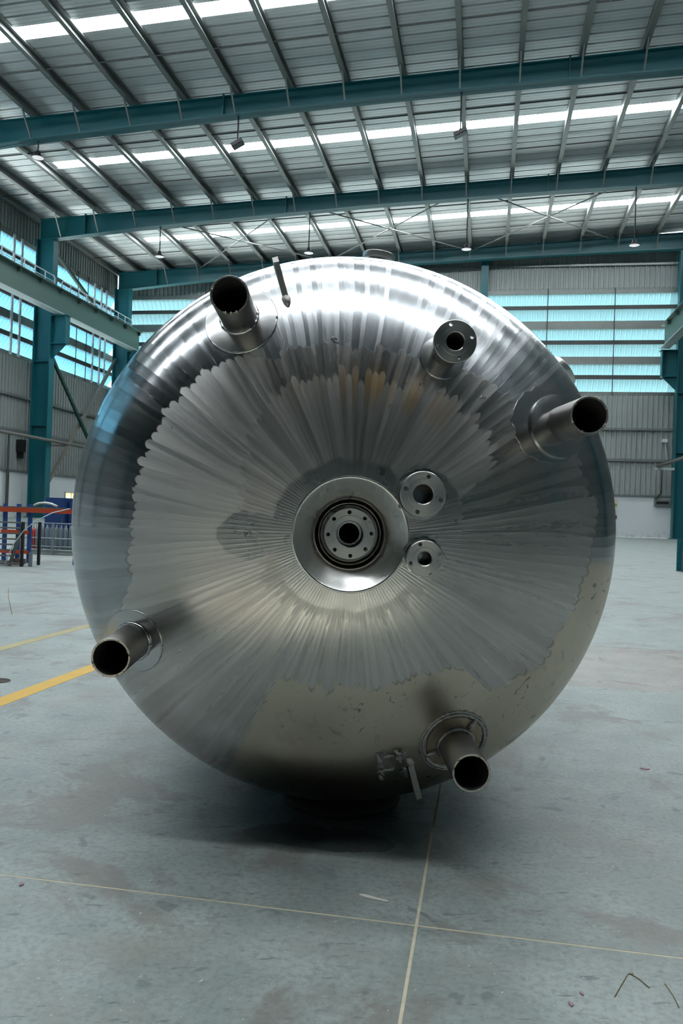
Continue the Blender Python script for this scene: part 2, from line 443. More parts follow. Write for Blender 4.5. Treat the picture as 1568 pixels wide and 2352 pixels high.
# ------------------------------------------------------------------ walls
def clad_mesh(w, h, pitch, name, mat):
    """ribbed sheet in XZ facing -Y, origin lower left"""
    m = MB(); prof = []; x = 0.0
    while x < w - 1e-4:
        prof += [(x, 0), (x + pitch * .60, 0), (x + pitch * .66, -.12), (x + pitch * .94, -.12)]; x += pitch
    prof.append((w, 0)); n = len(prof)
    m.add([(a, b, 0) for a, b in prof] + [(a, b, h) for a, b in prof], [(i, i + 1, n + i + 1, n + i) for i in range(n - 1)])
    return m.mesh(name, mat, fix=False)
def blade_mesh(L, zh, out, pitch, name, mat):
    m = MB(); prof = []; x = 0.0
    while x < L - 1e-4:
        prof += [(x, 0), (x + pitch * .6, 0), (x + pitch * .66, .12), (x + pitch * .94, .12)]; x += pitch
    prof.append((L, 0)); n = len(prof)
    m.add([(a, b, zh) for a, b in prof] + [(a, out + b, 0) for a, b in prof], [(i, i + 1, n + i + 1, n + i) for i in range(n - 1)])
    return m.mesh(name, mat, fix=False)
ROWS = [(22.5, 23.78), (21.0, 22.15), (19.1, 20.3), (17.5, 18.7), (15.7, 16.85), (14.12, 15.3)]
bm_ = [blade_mesh(9.5, 1.36, .75, .5, 'louvre_blade', M[k]) for k in ('lv', 'lv_blue')]
lo_clad = clad_mesh(1.9, 9.75, .475, 'cladding_sheet_low', M['clad'])
hi_clad = clad_mesh(1.9, 5.2, .475, 'cladding_sheet_high', M['clad'])
big_lo = clad_mesh(19.0, 9.75, .475, 'cladding_sheet_low_wide', M['dark'])
big_hi = clad_mesh(19.0, 6.2, .475, 'cladding_sheet_high_wide', M['dark'])
def make_wall(name, origin, ang, length, fine, lv, blade=0, base='white'):
    """local x along the wall, local -y faces into the hall; lv = louvred span"""
    n = MB().box(0, length, 0, .5, 0, 3.95).build(name, M[base]); n.location = origin; n.rotation_euler.z = ang; tag(n, kind='structure')
    step = 1.9 if fine else 19.0
    x = 0.0
    while x < length - .2:
        sx = min(1.0, (length - x) / step)
        o = link('cladding_sheet', lo_clad if fine else big_lo, n); o.location = (x, .12, 3.95); o.scale.x = sx
        o = link('cladding_sheet', hi_clad if fine else big_hi, n); o.location = (x, .12, 24.1); o.scale.x = sx
        x += step
    for (p, q) in ((0, lv[0]), (lv[1], length)):
        x = p
        while x < q - .1:
            w = min(19.0, q - x); o = link('cladding_sheet', big_lo, n); o.location = (x, .12, 13.7); o.scale = (w / 19.0, 1, 10.5 / 9.75); x += 19.0
    x = lv[0]
    while x < lv[1] - .2:
        for (a, b) in ROWS:
            o = link('louvre_blade', bm_[blade], n); o.location = (x, .12, a); o.scale = (min(1, (lv[1] - x) / 9.5), 1, (b - a) / 1.36)
        x += 9.5
    if lv[1] > lv[0]:
        for (za, zb) in ((22.12, 22.5), (18.68, 19.08), (15.28, 15.68)):
            MB().box(lv[0], lv[1], .08, .2, za, zb).build('louvre_rail', M['rail_dark'], n)
    for (za, zb) in ((23.68, 24.25), (20.2, 20.98), (16.75, 17.48), (13.68, 14.05)):
        MB().box(0, length, .1, .45, za, zb).build('girt', M['galv'], n)
    for (za, zb) in ((26.3, 26.5), (10.3, 10.52), (7.3, 7.55), (3.95, 4.1)):
        MB().box(0, length, -.18, .1, za, zb).build('girt', M['galv'], n)
    return n
wb = make_wall('wall_back', (XL, YB, 0), 0.0, XR - XL, True, (0, XR - XL))
wl = make_wall('wall_left', (XL, YF, 0), PI / 2, YB - YF, True, (47.0, YB - YF), 1)
wr = make_wall('wall_right', (XR, YB, 0), -PI / 2, YB - YF, False, (0, 0), 0, 'dark')
wf = make_wall('wall_front', (XR, YF, 0), PI, XR - XL, True, (0, 0))
for x in (5.4, 11.75, -10, -20, -30): MB().tube([(x - XL, -.02, 13.7), (x - XL, -.02, 24.2)], .05, 6).build('sag_rod', M['rail_dark'], wb)
for y in (52, 57, 60, 68, 73, 75): MB().tube([(y - YF, -.02, 13.7), (y - YF, -.02, 24.2)], .05, 6).build('sag_rod', M['rail_dark'], wl)
for y in (47.6, 62.0, 63.2, 76.3, 77.8, 78.9):   # pale vertical posts in the louvre band
    MB().box(y - YF, y - YF + .28, -.02, .10, 13.8, 24.0).build('mullion', M['white_rail'], wl)

# ------------------------------------------------------------------ crane girders with handrail
def girder(x, s, y0, y1, label):
    root = empty('crane_girder', (x, (y0 + y1) / 2, 17.72)); tag(root, label, 'crane girder'); h = (y1 - y0) / 2
    MB().box(-.04, .04, -h, h, .08, 2.1).build('web', M['girder'], root)
    MB().box(-.42, .42, -h, h, 0, .08).build('bottom_flange', M['pale'], root)
    MB().box(-.42, .42, -h, h, 2.1, 2.19).build('top_flange', M['girder'], root)
    MB().box(-.06, .06, -h, h, 2.19, 2.36).build('crane_rail', M['rust'], root)
    y = -h + .05
    while y < h:
        MB().box(.04 if s > 0 else -.34, .34 if s > 0 else -.04, y, y + .05, 1.75, 2.1).build('stiffener', M['girder'], root); y += 3.2
    return root
girder(-36.95, 1, -19, 80.6, 'grey-green crane runway girder along the left louvred wall')
girder(16.0, -1, 0, 79.2, 'grey-green crane runway girder at the right edge of the picture')
def handrail(y0, y1, label):
    root = empty('handrail', (-37.25, (y0 + y1) / 2, 19.915)); tag(root, label, 'handrail'); h = (y1 - y0) / 2
    m = MB(); m.tube([(0, -h, 0), (0, -h, .85), (0, -h + .15, 1.0), (0, h - .15, 1.0), (0, h, .85), (0, h, 0)], .05, 6); m.build('top_rail', M['white_rail'], root, True)
    m = MB(); m.tube([(0, -h, .5), (0, h, .5)], .03, 6); m.build('middle_rail', M['white_rail'], root)
    n = max(2, int((y1 - y0) / 1.45))
    for k in range(1, n): m = MB(); m.tube([(0, -h + 2 * h * k / n, 0), (0, -h + 2 * h * k / n, 1.0)], .045, 6); m.build('post', M['white_rail'], root)
handrail(50, 64.0, 'white tubular handrail on the left crane girder before the nearer column')
handrail(65.2, 72.6, 'white tubular handrail on the left crane girder just past the nearer column')
handrail(73.0, 79.4, 'white tubular handrail on the left crane girder next to the corner column')
for (a, b, w, mt, lb) in (((-38.6, 65.0, 24.3), (-38.6, 76.6, 19.9), .32, 'darkgreen', 'dark green diagonal brace above the left crane girder'),
                          ((-38.6, 65.0, 15.6), (-38.6, 79.5, 2.2), .30, 'darkgreen', 'dark green diagonal brace on the lower left wall'),
                          ((-38.9, 79.4, 16.8), (-38.9, 64.9, 1.0), .30, 'grey_pipe', 'grey diagonal brace crossing the dark green one on the left wall')):
    a = Vector(a); b = Vector(b); o = MB().bar((0, 0, 0), b - a, .22, w).build('diagonal_brace', M[mt]); o.location = a; tag(o, lb, 'brace')

# ------------------------------------------------------------------ pendant lamps
def lamp(x, y, z, ztop, label, flood=False):
    root = empty('pendant_lamp', (x, y, z)); tag(root, label, 'lamp')
    m = MB(); m.tube([(0, 0, .45), (0, 0, ztop - z)], .05, 6); m.build('stem', M['black'], root)
    if flood:
        m = MB(); m.bar((-.35, 0, .0), (.35, 0, .35), .6, .22); m.build('lamp_housing', M['black'], root)
        m = MB(); m.bar((-.30, 0, -.10), (.34, 0, .21), .5, .03); m.build('lamp_glass', M['darkglass'], root)
        m = MB(); m.tube([(-.2, 0, .1), (0, 0, .48), (.2, 0, .25)], .05, 6); m.build('yoke', M['black'], root)
        return
    m = MB(); m.lathe([(.05, .5), (.13, .45), (.17, .28), (.2, .2), (.42, .02), (.40, 0), (.16, .2), (0.02, .22)], 20); m.build('lamp_shade', M['black'], root, True)
    m = MB(); m.lathe([(.38, .015), (.25, -.01), (.001, -.02)], 20); m.build('lamp_glass', M['lampglass'], root, True)
t = MT('lamp_glass'); t.set(color=(.85, .86, .86), rough=.3, emit=(1, 1, 1), es=.5); M['lampglass'] = t.m
M['darkglass'] = plain('dark_lamp_glass', srgb(70, 78, 84), .2, 0, .1, 3)
lamp(-29.7, 48.4, 23.9, rz(-29.7) - rafter_depth(-29.7) + .03, 'round pendant lamp hanging from the nearest rafter at far left')
lamp(-16.05, 48.4, 24.0, rz(-16.05) - rafter_depth(-16.05) + .03, 'square floodlight hanging from the nearest rafter left of centre', True)
lamp(-2.2, 48.4, 24.0, rz(-2.2) - rafter_depth(-2.2) + .03, 'square floodlight hanging from the nearest rafter right of centre', True)
for x, lb in ((-28.0, 'round pendant lamp above the pipe leg at the upper left'), (-15.0, 'round pendant lamp just above the top of the tank'), (-2.15, 'round pendant lamp above the slim back wall column'), (10.6, 'round pendant lamp furthest right near the corbel column')):
    lamp(x, 64.6, 22.6, rz(x) - rafter_depth(x) + .03, lb)

# ------------------------------------------------------------------ the tank
TR, DEP = 0.9141, 0.5041
TC = Vector((-0.4683, 2.7111, 0.9591)); TA = Vector((-0.2008, 0.9795, 0.0172)).normalized()
TU = TA.cross(Vector((0, 0, 1))).normalized(); TV = TU.cross(TA).normalized()
def dz(r): return DEP * math.sqrt(max(0.0, 1 - (r / TR) ** 2))
def dn_(x, y):                                           # dish normal (local)
    r2 = (x * x + y * y) / TR ** 2; k = DEP / (TR ** 2 * math.sqrt(max(1e-4, 1 - r2)))
    return Vector((x * k, y * k, 1)).normalized()

def steel_dish():
    t = MT('ground_stainless_dish'); P = t.coord('Object'); x, y, z = t.xyz(P)
    rho = (x * x + y * y).sqrt() / TR
    th = y.atan2(x)
    T = th / (2 * PI) + .5
    wob = t.noise(P, 2.2, 3, .5)
    def cells(n, slant, wobble, sd):
        u = (T + (rho - .5) * slant + (wob - .5) * wobble) * n
        i = u.floor(); return u.fract(), i.rnd(sd), i.rnd(sd + 3.3), i.rnd(sd + 7.7)
    fa, ra, ra2, ra3 = cells(300.0, .012, .010, 1)        # fine strokes
    fb, rb, rb2, rb3 = cells(150.0, -.008, .006, 2)       # broad disc passes
    fc, rc, rc2, rc3 = cells(34.0, .02, .03, 3)
    st = lambda *p: [((a + 180) / 360.0, v) for a, v in p]
    # outer edge of the ground zone, by clock angle
    edge = T.ramp(st((-180, .705), (-166, .72), (-158, .80), (-152, 1.0), (-117, 1.0), (-115, .50), (-88, .49), (-62, .50), (-48, .56), (-46.5, .70), (-38, .75), (-28, .785), (-12, .80), (0, .845), (12, .845), (24, .80), (32, .72), (50, .66), (70, .60), (95, .60), (118, .62), (128, .70), (140, .712), (160, .712), (180, .705)))
    scal = (rb - .5) * .03 + ((fb - .5) * (fb - .5)) * -.045 + (ra3 - .5) * .008
    din = edge + scal - rho
    inz = din.step(-.003, .004)
    # inner satin fan above the hub
    e2 = T.ramp(st((-180, .30), (-60, .28), (-20, .30), (5, .32), (22, .40), (28, .53), (40, .56), (60, .53), (80, .50), (100, .52), (118, .50), (132, .45), (150, .40), (180, .30)))
    d2 = e2 + (rb2 - .5) * .05 + ((fb - .5) * (fb - .5)) * -.07 - rho
    in2 = d2.step(-.004, .006)
    # smooth worn ring round the hub and the two flanges
    hx = x - .2; hy = y - .03
    lob = ((hx * hx + (hy * hy) * .5).sqrt() - .115)
    ring = (rho * TR - .215).min(lob) + (t.noise(P, 9, 3) - .5) * .05
    inr = ring.step(.008, -.004)
    sx = x + .285; sy = y + .01
    patch = ((sx * sx) * .7 + sy * sy).sqrt() + (t.noise(P, 14, 2) - .5) * .05
    inp = patch.step(.075, .068)
    # mill finish sheet at the bottom outside the strokes
    sect = T.ramp(st((-180, 0), (-116, 0), (-114, 1), (-20, 1), (-6, .8), (-4, 0), (180, 0)))
    mill = sect * (1.0 - inz)
    polish = (1.0 - inz) * (1.0 - sect)
    big = t.noise(P, 3.1, 4, .55); fine = t.noise(t.vec(T * 900.0, rho * 14.0, 0), 1.0, 3, .6)
    # roughness
    r = lerp(.16, .34, ra) + (fine - .5) * .12
    r = r * .5 + lerp(.24, .44, rb3) * .5
    r = lerp(r, lerp(.40, .48, rb) + (fine - .5) * .10, in2)
    lft = T.ramp(st((-180, 1), (-160, .8), (-150, 0), (118, 0), (130, 1), (180, 1)))
    r = r + lft * inz * (.16 - in2 * .12)
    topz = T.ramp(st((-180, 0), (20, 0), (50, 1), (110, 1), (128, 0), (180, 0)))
    r = lerp(r, lerp(.15, .22, ra3) * (1.0 - topz) + topz * lerp(.22, .34, ra3) + (fine - .5) * .08, polish)
    r = lerp(r, .30 + (big - .5) * .25, mill)
    r = lerp(r, .30 + (t.noise(P, 18, 3) - .5) * .22, inr.max(inp))
    # reflectance
    tone = lerp(.50, .66, ra2) * .45 + lerp(.48, .66, rb) * .35 + big * .14
    c = t.mix((.34, .33, .318), (.60, .587, .57), (tone - .40) * 4.0)
    c = t.mix(c, t.mix((.38, .37, .355), (.60, .585, .565), (ra2 * .5 + rb * .5)), in2)
    c = t.mix(c, (.74, .73, .715), T.ramp(st((-180, 1), (-165, .6), (-150, 0), (118, 0), (130, 1), (180, 1))) * inz * (1.0 - in2) * .6)
    heat = (th * (180 / PI) - 80.0) / 27.0
    hm = ((heat * heat) * -1.0).exp() * ((rho - .475) / .065 * ((rho - .475) / .065) * -1.0).exp() * rb2.step(.15, .6)
    c = t.mix(c, (.56, .40, .23), (hm * .95).clamp())
    c = t.mix(c, t.mix(t.mix((.30, .32, .335), (.42, .44, .46), rb * .4 + ra2 * .6), t.mix((.50, .52, .545), (.68, .70, .725), rb * .4 + ra2 * .6), topz), polish)  # rim darker at sides, brighter on top: reflected shade and light put into colour
    c = t.mix(c, t.mix((.46, .415, .335), (.66, .60, .495), t.noise(P, 4.5, 5, .6)), mill)
    c = t.mix(c, t.mix((.36, .36, .36), (.56, .56, .56), t.noise(P, 11, 4, .6, 1.0)), inr.max(inp) * .8)
    # dark lines where passes overlap, rim of scallops, scratches
    ln = (fb - .5).abs().step(.46, .5) * rb3.step(.6, .9) * inz * .2
    sc_edge = din.abs().step(.007, .002) * rb2.step(.2, .6) * .35 * (1.0 - T.ramp(st((-180, 1), (-170, 0), (-152, 1), (-117, 1), (-116, 0), (20, 0), (30, .5), (120, .4), (180, .6))))
    sv = t.vec(x * 2.0 + y * 7.0, y * 2.0 - x * 9.0, 0)
    scr = t.noise(sv, 4.0, 3, .55, 1.5).step(.66, .675) * t.noise(P, 3.0, 2).step(.46, .56) * mill
    smu = t.noise(P, 7.0, 5, .7, 1.6).step(.60, .70) * mill * .45
    spk = t.voro(P, 26.0).step(.10, .05) * t.noise(t.vec(x + 5.0, y, 0), 3.2, 2).step(.60, .68) * T.ramp(st((-180, 1), (-20, 1), (0, .15), (180, .15)))
    dk = (ln + sc_edge + scr * .6 + smu + spk * .8).clamp()
    c = t.mix(c, (.10, .10, .095), dk)
    t.set(color=c, metal=1.0, rough=(r + dk * .2).clamp(), aniso=lerp(.55, .3, mill.max(inr.max(inp))))
    tn = t.nt.nodes.new('ShaderNodeTangent'); tn.direction_type = 'RADIAL'; tn.axis = 'Z'
    t.nt.links.new(tn.outputs[0], t.p.inputs['Tangent'])
    # each pass leaves a faint flute; sheet is slightly dished between passes
    flute = ((fb - .5) * (fb - .5)) * (rb * .8 + .3) * inz * 1.0 + ((fa - .5) * (fa - .5)) * .25 * inz + rb * .10 * inz + inz * .10 + in2 * .05
    flute = flute + polish * (ra3 * .12 + rb2 * .12 + ((fb - .5) * (fb - .5)) * .9) + t.noise(P, 5.0, 2) * 1.2 * lerp(.5, 1.0, mill)
    t.bump(flute, .26, .004)
    return t.m
def steel(name, c, rough, var=.15, scale=14, bump=.15, dirt=0.0, metal=1.0):
    t = MT(name); P = t.coord('Object'); n = t.noise(P, scale, 4, .6); n2 = t.noise(P, scale * .35, 4, .6, .6)
    cc = t.mix(tuple(q * (1 - var) for q in c), tuple(min(1, q * (1 + var)) for q in c), n)
    if dirt: cc = t.mix(cc, (.07, .065, .06), n2.step(.60, .72) * dirt)
    t.set(color=cc, metal=metal, rough=lerp(rough * .75, min(1, rough * 1.3), n2)); t.bump(n + n2, bump, .003); return t.m
def turned(name, c, rough):
    t = MT(name); P = t.coord('Object'); x, y, z = t.xyz(P); r = (x * x + y * y).sqrt()
    rings = t.noise(t.vec(r * 900.0, 0.0, 0.0), 1.0, 3, .6); n = t.noise(P, 40, 3)
    cc = t.mix(tuple(q * .8 for q in c), c, rings)
    cc = t.mix(cc, (.09, .08, .075), n.step(.66, .72) * .5)
    t.set(color=cc, metal=1.0, rough=rough, aniso=.7, rot=.25)
    tn = t.nt.nodes.new('ShaderNodeTangent'); tn.direction_type = 'RADIAL'; tn.axis = 'Z'
    t.nt.links.new(tn.outputs[0], t.p.inputs['Tangent']); t.bump(rings, .10, .001); return t.m
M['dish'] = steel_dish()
M['shell'] = steel('rolled_stainless_shell', (.60, .62, .64), .22, .08, 4, .1)
M['pad'] = steel('ground_stainless_pad', (.50, .50, .50), .23, .18, 12, .2)
M['pipe'] = steel('grey_stainless_pipe', (.255, .245, .235), .40, .14, 16, .12, .55)
M['inside'] = steel('shaded_pipe_bore', (.022, .022, .022), .8, .2, 10, .1, 0.0, 0.0)  # near-black colour stands for the shade inside the pipe bores
M['flange'] = turned('turned_flange_steel', (.60, .59, .575), .30)
M['cone'] = steel('polished_recess_steel', (.64, .63, .61), .27, .12, 9, .10, .12)
M['weld'] = steel('rough_weld_bead', (.42, .41, .39), .48, .3, 60, .8, .5)
M['plate'] = steel('mill_steel_plate', (.30, .30, .29), .5, .2, 14, .2, .5)
M['cutedge'] = steel('saw_cut_pipe_edge', (.46, .43, .385), .36, .4, 60, .5, .7)
M['cast'] = steel('scratched_flange_edge', (.60, .59, .57), .36, .2, 26, .4, .6)

tank = empty('storage_tank'); R3 = Matrix((TU, TV, -TA)).transposed()
tank.matrix_world = Matrix.Translation(TC - TV * TR) @ R3.to_4x4()
tag(tank, 'large ground stainless steel tank lying on its side with domed end facing the camera', 'tank')
OFF = (0, TR, 0)
def part(m, name, mat, smooth=True, parent=None, deg=None, fix=True):
    o = m.build(name, mat, tank if parent is None else parent, smooth, fix)
    if parent is None: o.location = OFF
    if deg: autosmooth(o, deg)
    return o
# domed end
m = MB(); prof = [(r, dz(r)) for r in [.160 + (TR - .160) * math.sin(PI / 2 * k / 84) for k in range(84)]] + [(TR, 0.0)]
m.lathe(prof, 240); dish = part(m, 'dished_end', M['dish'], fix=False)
m = MB(); m.lathe([(TR - .001, .012), (TR + .004, .006), (TR + .005, -.002), (TR + .005, -.034), (TR, -.038)], 200); part(m, 'weld_seam', M['shell'], deg=40)
m = MB(); m.lathe([(TR - .001, -.03), (TR - .001, -1.95)], 200); part(m, 'shell', M['shell'])
m = MB(); m.lathe([(max(.001, r), -1.95 - dz(r)) for r in [TR * math.sin(PI / 2 * k / 20) for k in range(21)]][::-1], 96); part(m, 'rear_dished_end', M['shell'])
# hub recess
m = MB(); e0 = dz(.163)
m.lathe([(.166, dz(.166) - .0005), (.1635, e0 + .0012), (.160, e0 + .0012), (.1575, e0 - .001), (.150, .4865), (.130, .4665), (.112, .4475), (.102, .435), (.098, .424), (.0965, .375)], 128); rec = part(m, 'hub_recess', M['cone'])
m = MB(); m.lathe([(.0966, .40), (.0935, .412), (.090, .428), (.0875, .430), (.085, .42), (.083, .39), (.05, .385), (.03, .385)], 96); part(m, 'hub_collar', M['cone'], deg=50)
# flanges with real bolt holes
def flange_mesh(r, bore, face, th, nh, pcd, hr, rot, name, neck=None):
    m = MB(); rf = .0025; c = .0015
    prof = [(bore, -th), (r - c, -th), (r, -th + c), (r, -rf - c), (r - c, -rf), (face, -rf), (face - .0004, 0), (bore + .003, 0), (bore, -.003)]
    m.lathe(prof, 96, close=True); me = m.mesh(name, [M['flange'], M['inside']])
    ob = bpy.data.objects.new('tmp', me); col.objects.link(ob)
    k = MB()
    for i in range(nh):
        a = rot + 2 * PI * i / nh; k.lathe([(0.0001, -th - .01), (hr, -th - .01), (hr, .01), (0.0001, .01)], 20, c=(pcd * math.cos(a), pcd * math.sin(a)))
    cm = k.mesh('cut'); bmx = bmesh.new(); bmx.from_mesh(cm); bmesh.ops.remove_doubles(bmx, verts=bmx.verts, dist=.0003); bmesh.ops.recalc_face_normals(bmx, faces=bmx.faces); bmx.to_mesh(cm); bmx.free()
    cu = bpy.data.objects.new('tmpcut', cm); col.objects.link(cu)
    md = ob.modifiers.new('b', 'BOOLEAN'); md.operation = 'DIFFERENCE'; md.object = cu; md.solver = 'EXACT'
    dg = bpy.context.evaluated_depsgraph_get(); res = bpy.data.meshes.new_from_object(ob.evaluated_get(dg)); res.name = name
    bpy.data.objects.remove(ob); bpy.data.objects.remove(cu); bpy.data.meshes.remove(cm)
    return res
def nozzle(x, y, zf, r, bore, face, th, nh, pcd, hr, rot, label, neck, zb=None):
    zb = dz(math.hypot(x, y)) - .02 if zb is None else zb
    n = empty('nozzle', (x, y + TR, zb), tank); n['label'] = label
    fo = link('flange', flange_mesh(r, bore, face, th, nh, pcd, hr, rot, 'flange'), n); fo.location = (0, 0, zf - zb); autosmooth(fo, 30)
    m = MB(); m.lathe([(neck, 0), (neck, zf - zb - th - .012), (neck + .006, zf - zb - th)], 48); m.build('neck', M['pipe'], n, True)
    m = MB(); m.lathe([(bore, zf - zb - .002), (bore - .0005, -.30), (.0005, -.30)], 40); m.build('bore', M['inside'], n, True)
    return n
nozzle(0, 0, .452, .0735, .0365, .054, .026, 8, .0625, .0058, math.radians(93), 'turned steel flange with eight bolt holes in the hub recess', .058, zb=.37)
n1 = nozzle(.194, .120, .548, .0632, .0262, .042, .022, 4, .0508, .0062, math.radians(74), 'turned steel flange with four bolt holes, upper of the pair beside the hub', .034)
n2 = nozzle(.2047, -.0566, .548, .0502, .0182, .0315, .02, 4, .0408, .0055, math.radians(110), 'smaller turned steel flange with four bolt holes, lower of the pair beside the hub', .026)
n3 = nozzle(.263, .537, .571, .0588, .0238, .0375, .018, 4, .0475, .0054, math.radians(16), 'flanged nozzle with four bolt holes standing off the upper right of the dome', .038)
# conforming pads on the dome
def pad(x, y, r, th, name, mat, parent=None, r_in=0.0, rag=0.0, seed=1, n=64):
    rnd = random.Random(seed); m = MB(); vs = []; fs = []
    rr = [r_in + (r - r_in) * k / 6 for k in range(7)]
    jit = [rnd.uniform(-rag, rag) for _ in range(n)]
    jit = [(jit[i - 1] + jit[i] * 2 + jit[(i + 1) % n]) / 4 for i in range(n)]
    def P(a, q, h):
        px = x + q * math.cos(a); py = y + q * math.sin(a); nn = dn_(px, py)
        return Vector((px, py, dz(math.hypot(px, py)))) + nn * h
    for k, q in enumerate(rr):
        for i in range(n):
            vs.append(P(2 * PI * i / n, q + (jit[i] if k == 6 else 0), th if k < 6 else th * .75))
    for i in range(n): vs.append(P(2 * PI * i / n, r + jit[i] + .002, -.003))
    for k in range(7):
        for i in range(n):
            j = (i + 1) % n; fs.append((k * n + i, k * n + j, (k + 1) * n + j, (k + 1) * n + i))
    m.add(vs, fs); o = part(m, name, mat, parent=parent, deg=45)
    return o
def weld_ring(x, y, r, w, name, parent=None, lump=.35, seed=3, arc=(0, 2 * PI), mat=None, n=90, lift=.0):
    rnd = random.Random(seed); pts = []; rad = []
    for i in range(n + 1):
        a = arc[0] + (arc[1] - arc[0]) * i / n; q = r + rnd.uniform(-1, 1) * w * lump * .4
        px = x + q * math.cos(a); py = y + q * math.sin(a); nn = dn_(px, py)
        pts.append(Vector((px, py, dz(math.hypot(px, py)))) + nn * (w * .2 + lift)); rad.append(w * (1 + rnd.uniform(-1, 1) * lump))
    m = MB(); m.tube(pts, rad, 8); return part(m, name, mat or M['weld'], parent=parent)
# four pipe legs
LR, LP, LL, LW = .727, 2.074, .263, .0531
LEG = [(LP, 'short grey pipe leg at the upper left with a chipped lower lip'), (LP - PI / 2, 'short grey pipe leg at the right side of the dome'), (LP + PI / 2, 'short grey pipe leg at the lower left of the dome'), (LP + PI, 'short grey pipe leg at the lower right inside a rough weld ring')]
for k, (an, lb) in enumerate(LEG):
    x, y = LR * math.cos(an), LR * math.sin(an); zb = dz(LR)
    lg = empty('pipe_leg', (x, y + TR, zb), tank); lg['label'] = lb
    m = MB(); m.lathe([(LW, -.06), (LW, LL - .002), (LW - .0015, LL)], 72); m.build('pipe', M['pipe'], lg, True)
    rnd = random.Random(40 + k); n = 96; m = MB(); vs = []
    nt = [(rnd.uniform(0, 2 * PI), rnd.uniform(.02, .05), rnd.uniform(.001, .003)) for _ in range(7)]
    for q, h in ((LW - .0008, LL - .0035), (LW - .0012, LL), (.0472, LL), (.0466, LL - .004)):
        for i in range(n):
            a = 2 * PI * i / n; d = sum(dd for c0, w0, dd in nt if abs((a - c0 + PI) % (2 * PI) - PI) < w0)
            if k == 0 and abs((a - 1.5 * PI + PI) % (2 * PI) - PI) < .55: d += .002 + .004 * rnd.random()
            vs.append((q * math.cos(a), q * math.sin(a), h - d))
    m.add(vs, [(j * n + i, j * n + (i + 1) % n, (j + 1) * n + (i + 1) % n, (j + 1) * n + i) for j in range(3) for i in range(n)]); o = m.build('cut_rim', M['cutedge'], lg); autosmooth(o, 40)
    m = MB(); m.lathe([(.0466, LL - .003), (.0466, -.05), (.0005, -.05)], 56); m.build('bore', M['inside'], lg, True)
    for c0 in ([.3, 1.2, 2.4, 3.5, 4.4, 5.6] if k else [4.45, 4.75, 5.0]):
        c0 += rnd.uniform(-.15, .15); m = MB(); rr = .0024 if k else .006
        p = Vector((.0502 * math.cos(c0), .0502 * math.sin(c0), LL)); d = Vector((math.cos(c0), math.sin(c0), 0))
        m.tube([p - d * .0045, p - d * .002 + Vector((0, 0, .001)), p + d * .002 + Vector((0, 0, .001)), p + d * .004], [.0012, rr * .6, rr * .6, .001], 7); m.build('tack_weld', M['cutedge'], lg, True)
    m = MB(); pts = []; rad = []
    for i in range(73):
        a = 2 * PI * i / 72; px = x + (LW + .003) * math.cos(a); py = y + (LW + .003) * math.sin(a)
        pts.append((px - x, py - y, dz(math.hypot(px, py)) - zb + .006)); rad.append(.0065 * (1 + rnd.uniform(-.2, .2)))
    m.tube(pts, rad, 8); m.build('weld_bead', M['weld'] if k == 3 else M['pad'], lg, True)
x, y = LR * math.cos(LP), LR * math.sin(LP)
pad(x * .985, y * .985, .108, .006, 'reinforcing_pad', M['pad'], seed=2)
weld_ring(x * .985, y * .985, .109, .0035, 'pad_weld', seed=5, mat=M['pad'], lump=.2)
x, y = LR * math.cos(LP - PI / 2), LR * math.sin(LP - PI / 2)
pad(x * .975, y * .975, .098, .016, 'reinforcing_pad', M['pad'], seed=3)
pad(x * .955 - .02, y * .955 + .012, .118, .003, 'ground_patch', M['pad'], seed=8, rag=.012)
x, y = LR * math.cos(LP + PI / 2), LR * math.sin(LP + PI / 2)
pad(x, y, .096, .004, 'reinforcing_pad', M['pad'], seed=4)
weld_ring(x, y, .0965, .003, 'pad_weld', seed=6, mat=M['pad'], lump=.2)
x, y = LR * math.cos(LP + PI), LR * math.sin(LP + PI)
weld_ring(x * .985, y * .985, .098, .0065, 'pad_weld', seed=9, lump=.3)
weld_ring(x * .985, y * .985, .106, .0050, 'pad_weld', seed=10, lump=.4)
pad(x * .985, y * .985, .088, .003, 'reinforcing_pad', steel('brown_stained_pad', (.40, .34, .25), .45, .3, 12, .3, .5), seed=12)
for a, ln in ((.9, .035), (3.6, .035)):
    m = MB(); p = Vector((x * .985 + .056 * math.cos(a), y * .985 + .056 * math.sin(a), 0)); q = Vector((x * .985 + .098 * math.cos(a), y * .985 + .098 * math.sin(a), 0))
    p.z = dz(p.xy.length) + .006; q.z = dz(q.xy.length) + .006; mid = (p + q) / 2 + Vector((0, 0, .002)); m.tube([p, mid, q], [.006, .009, .007], 8); part(m, 'weld_bridge', M['weld'])
# boss pads under the flanged nozzles
pad(.255, .523, .066, .008, 'nozzle_boss', M['pad'], seed=21); pad(.197, .120, .071, .004, 'nozzle_boss', M['pad'], seed=22, rag=.006); pad(.207, -.054, .057, .0035, 'nozzle_boss', M['pad'], seed=23, rag=.006)
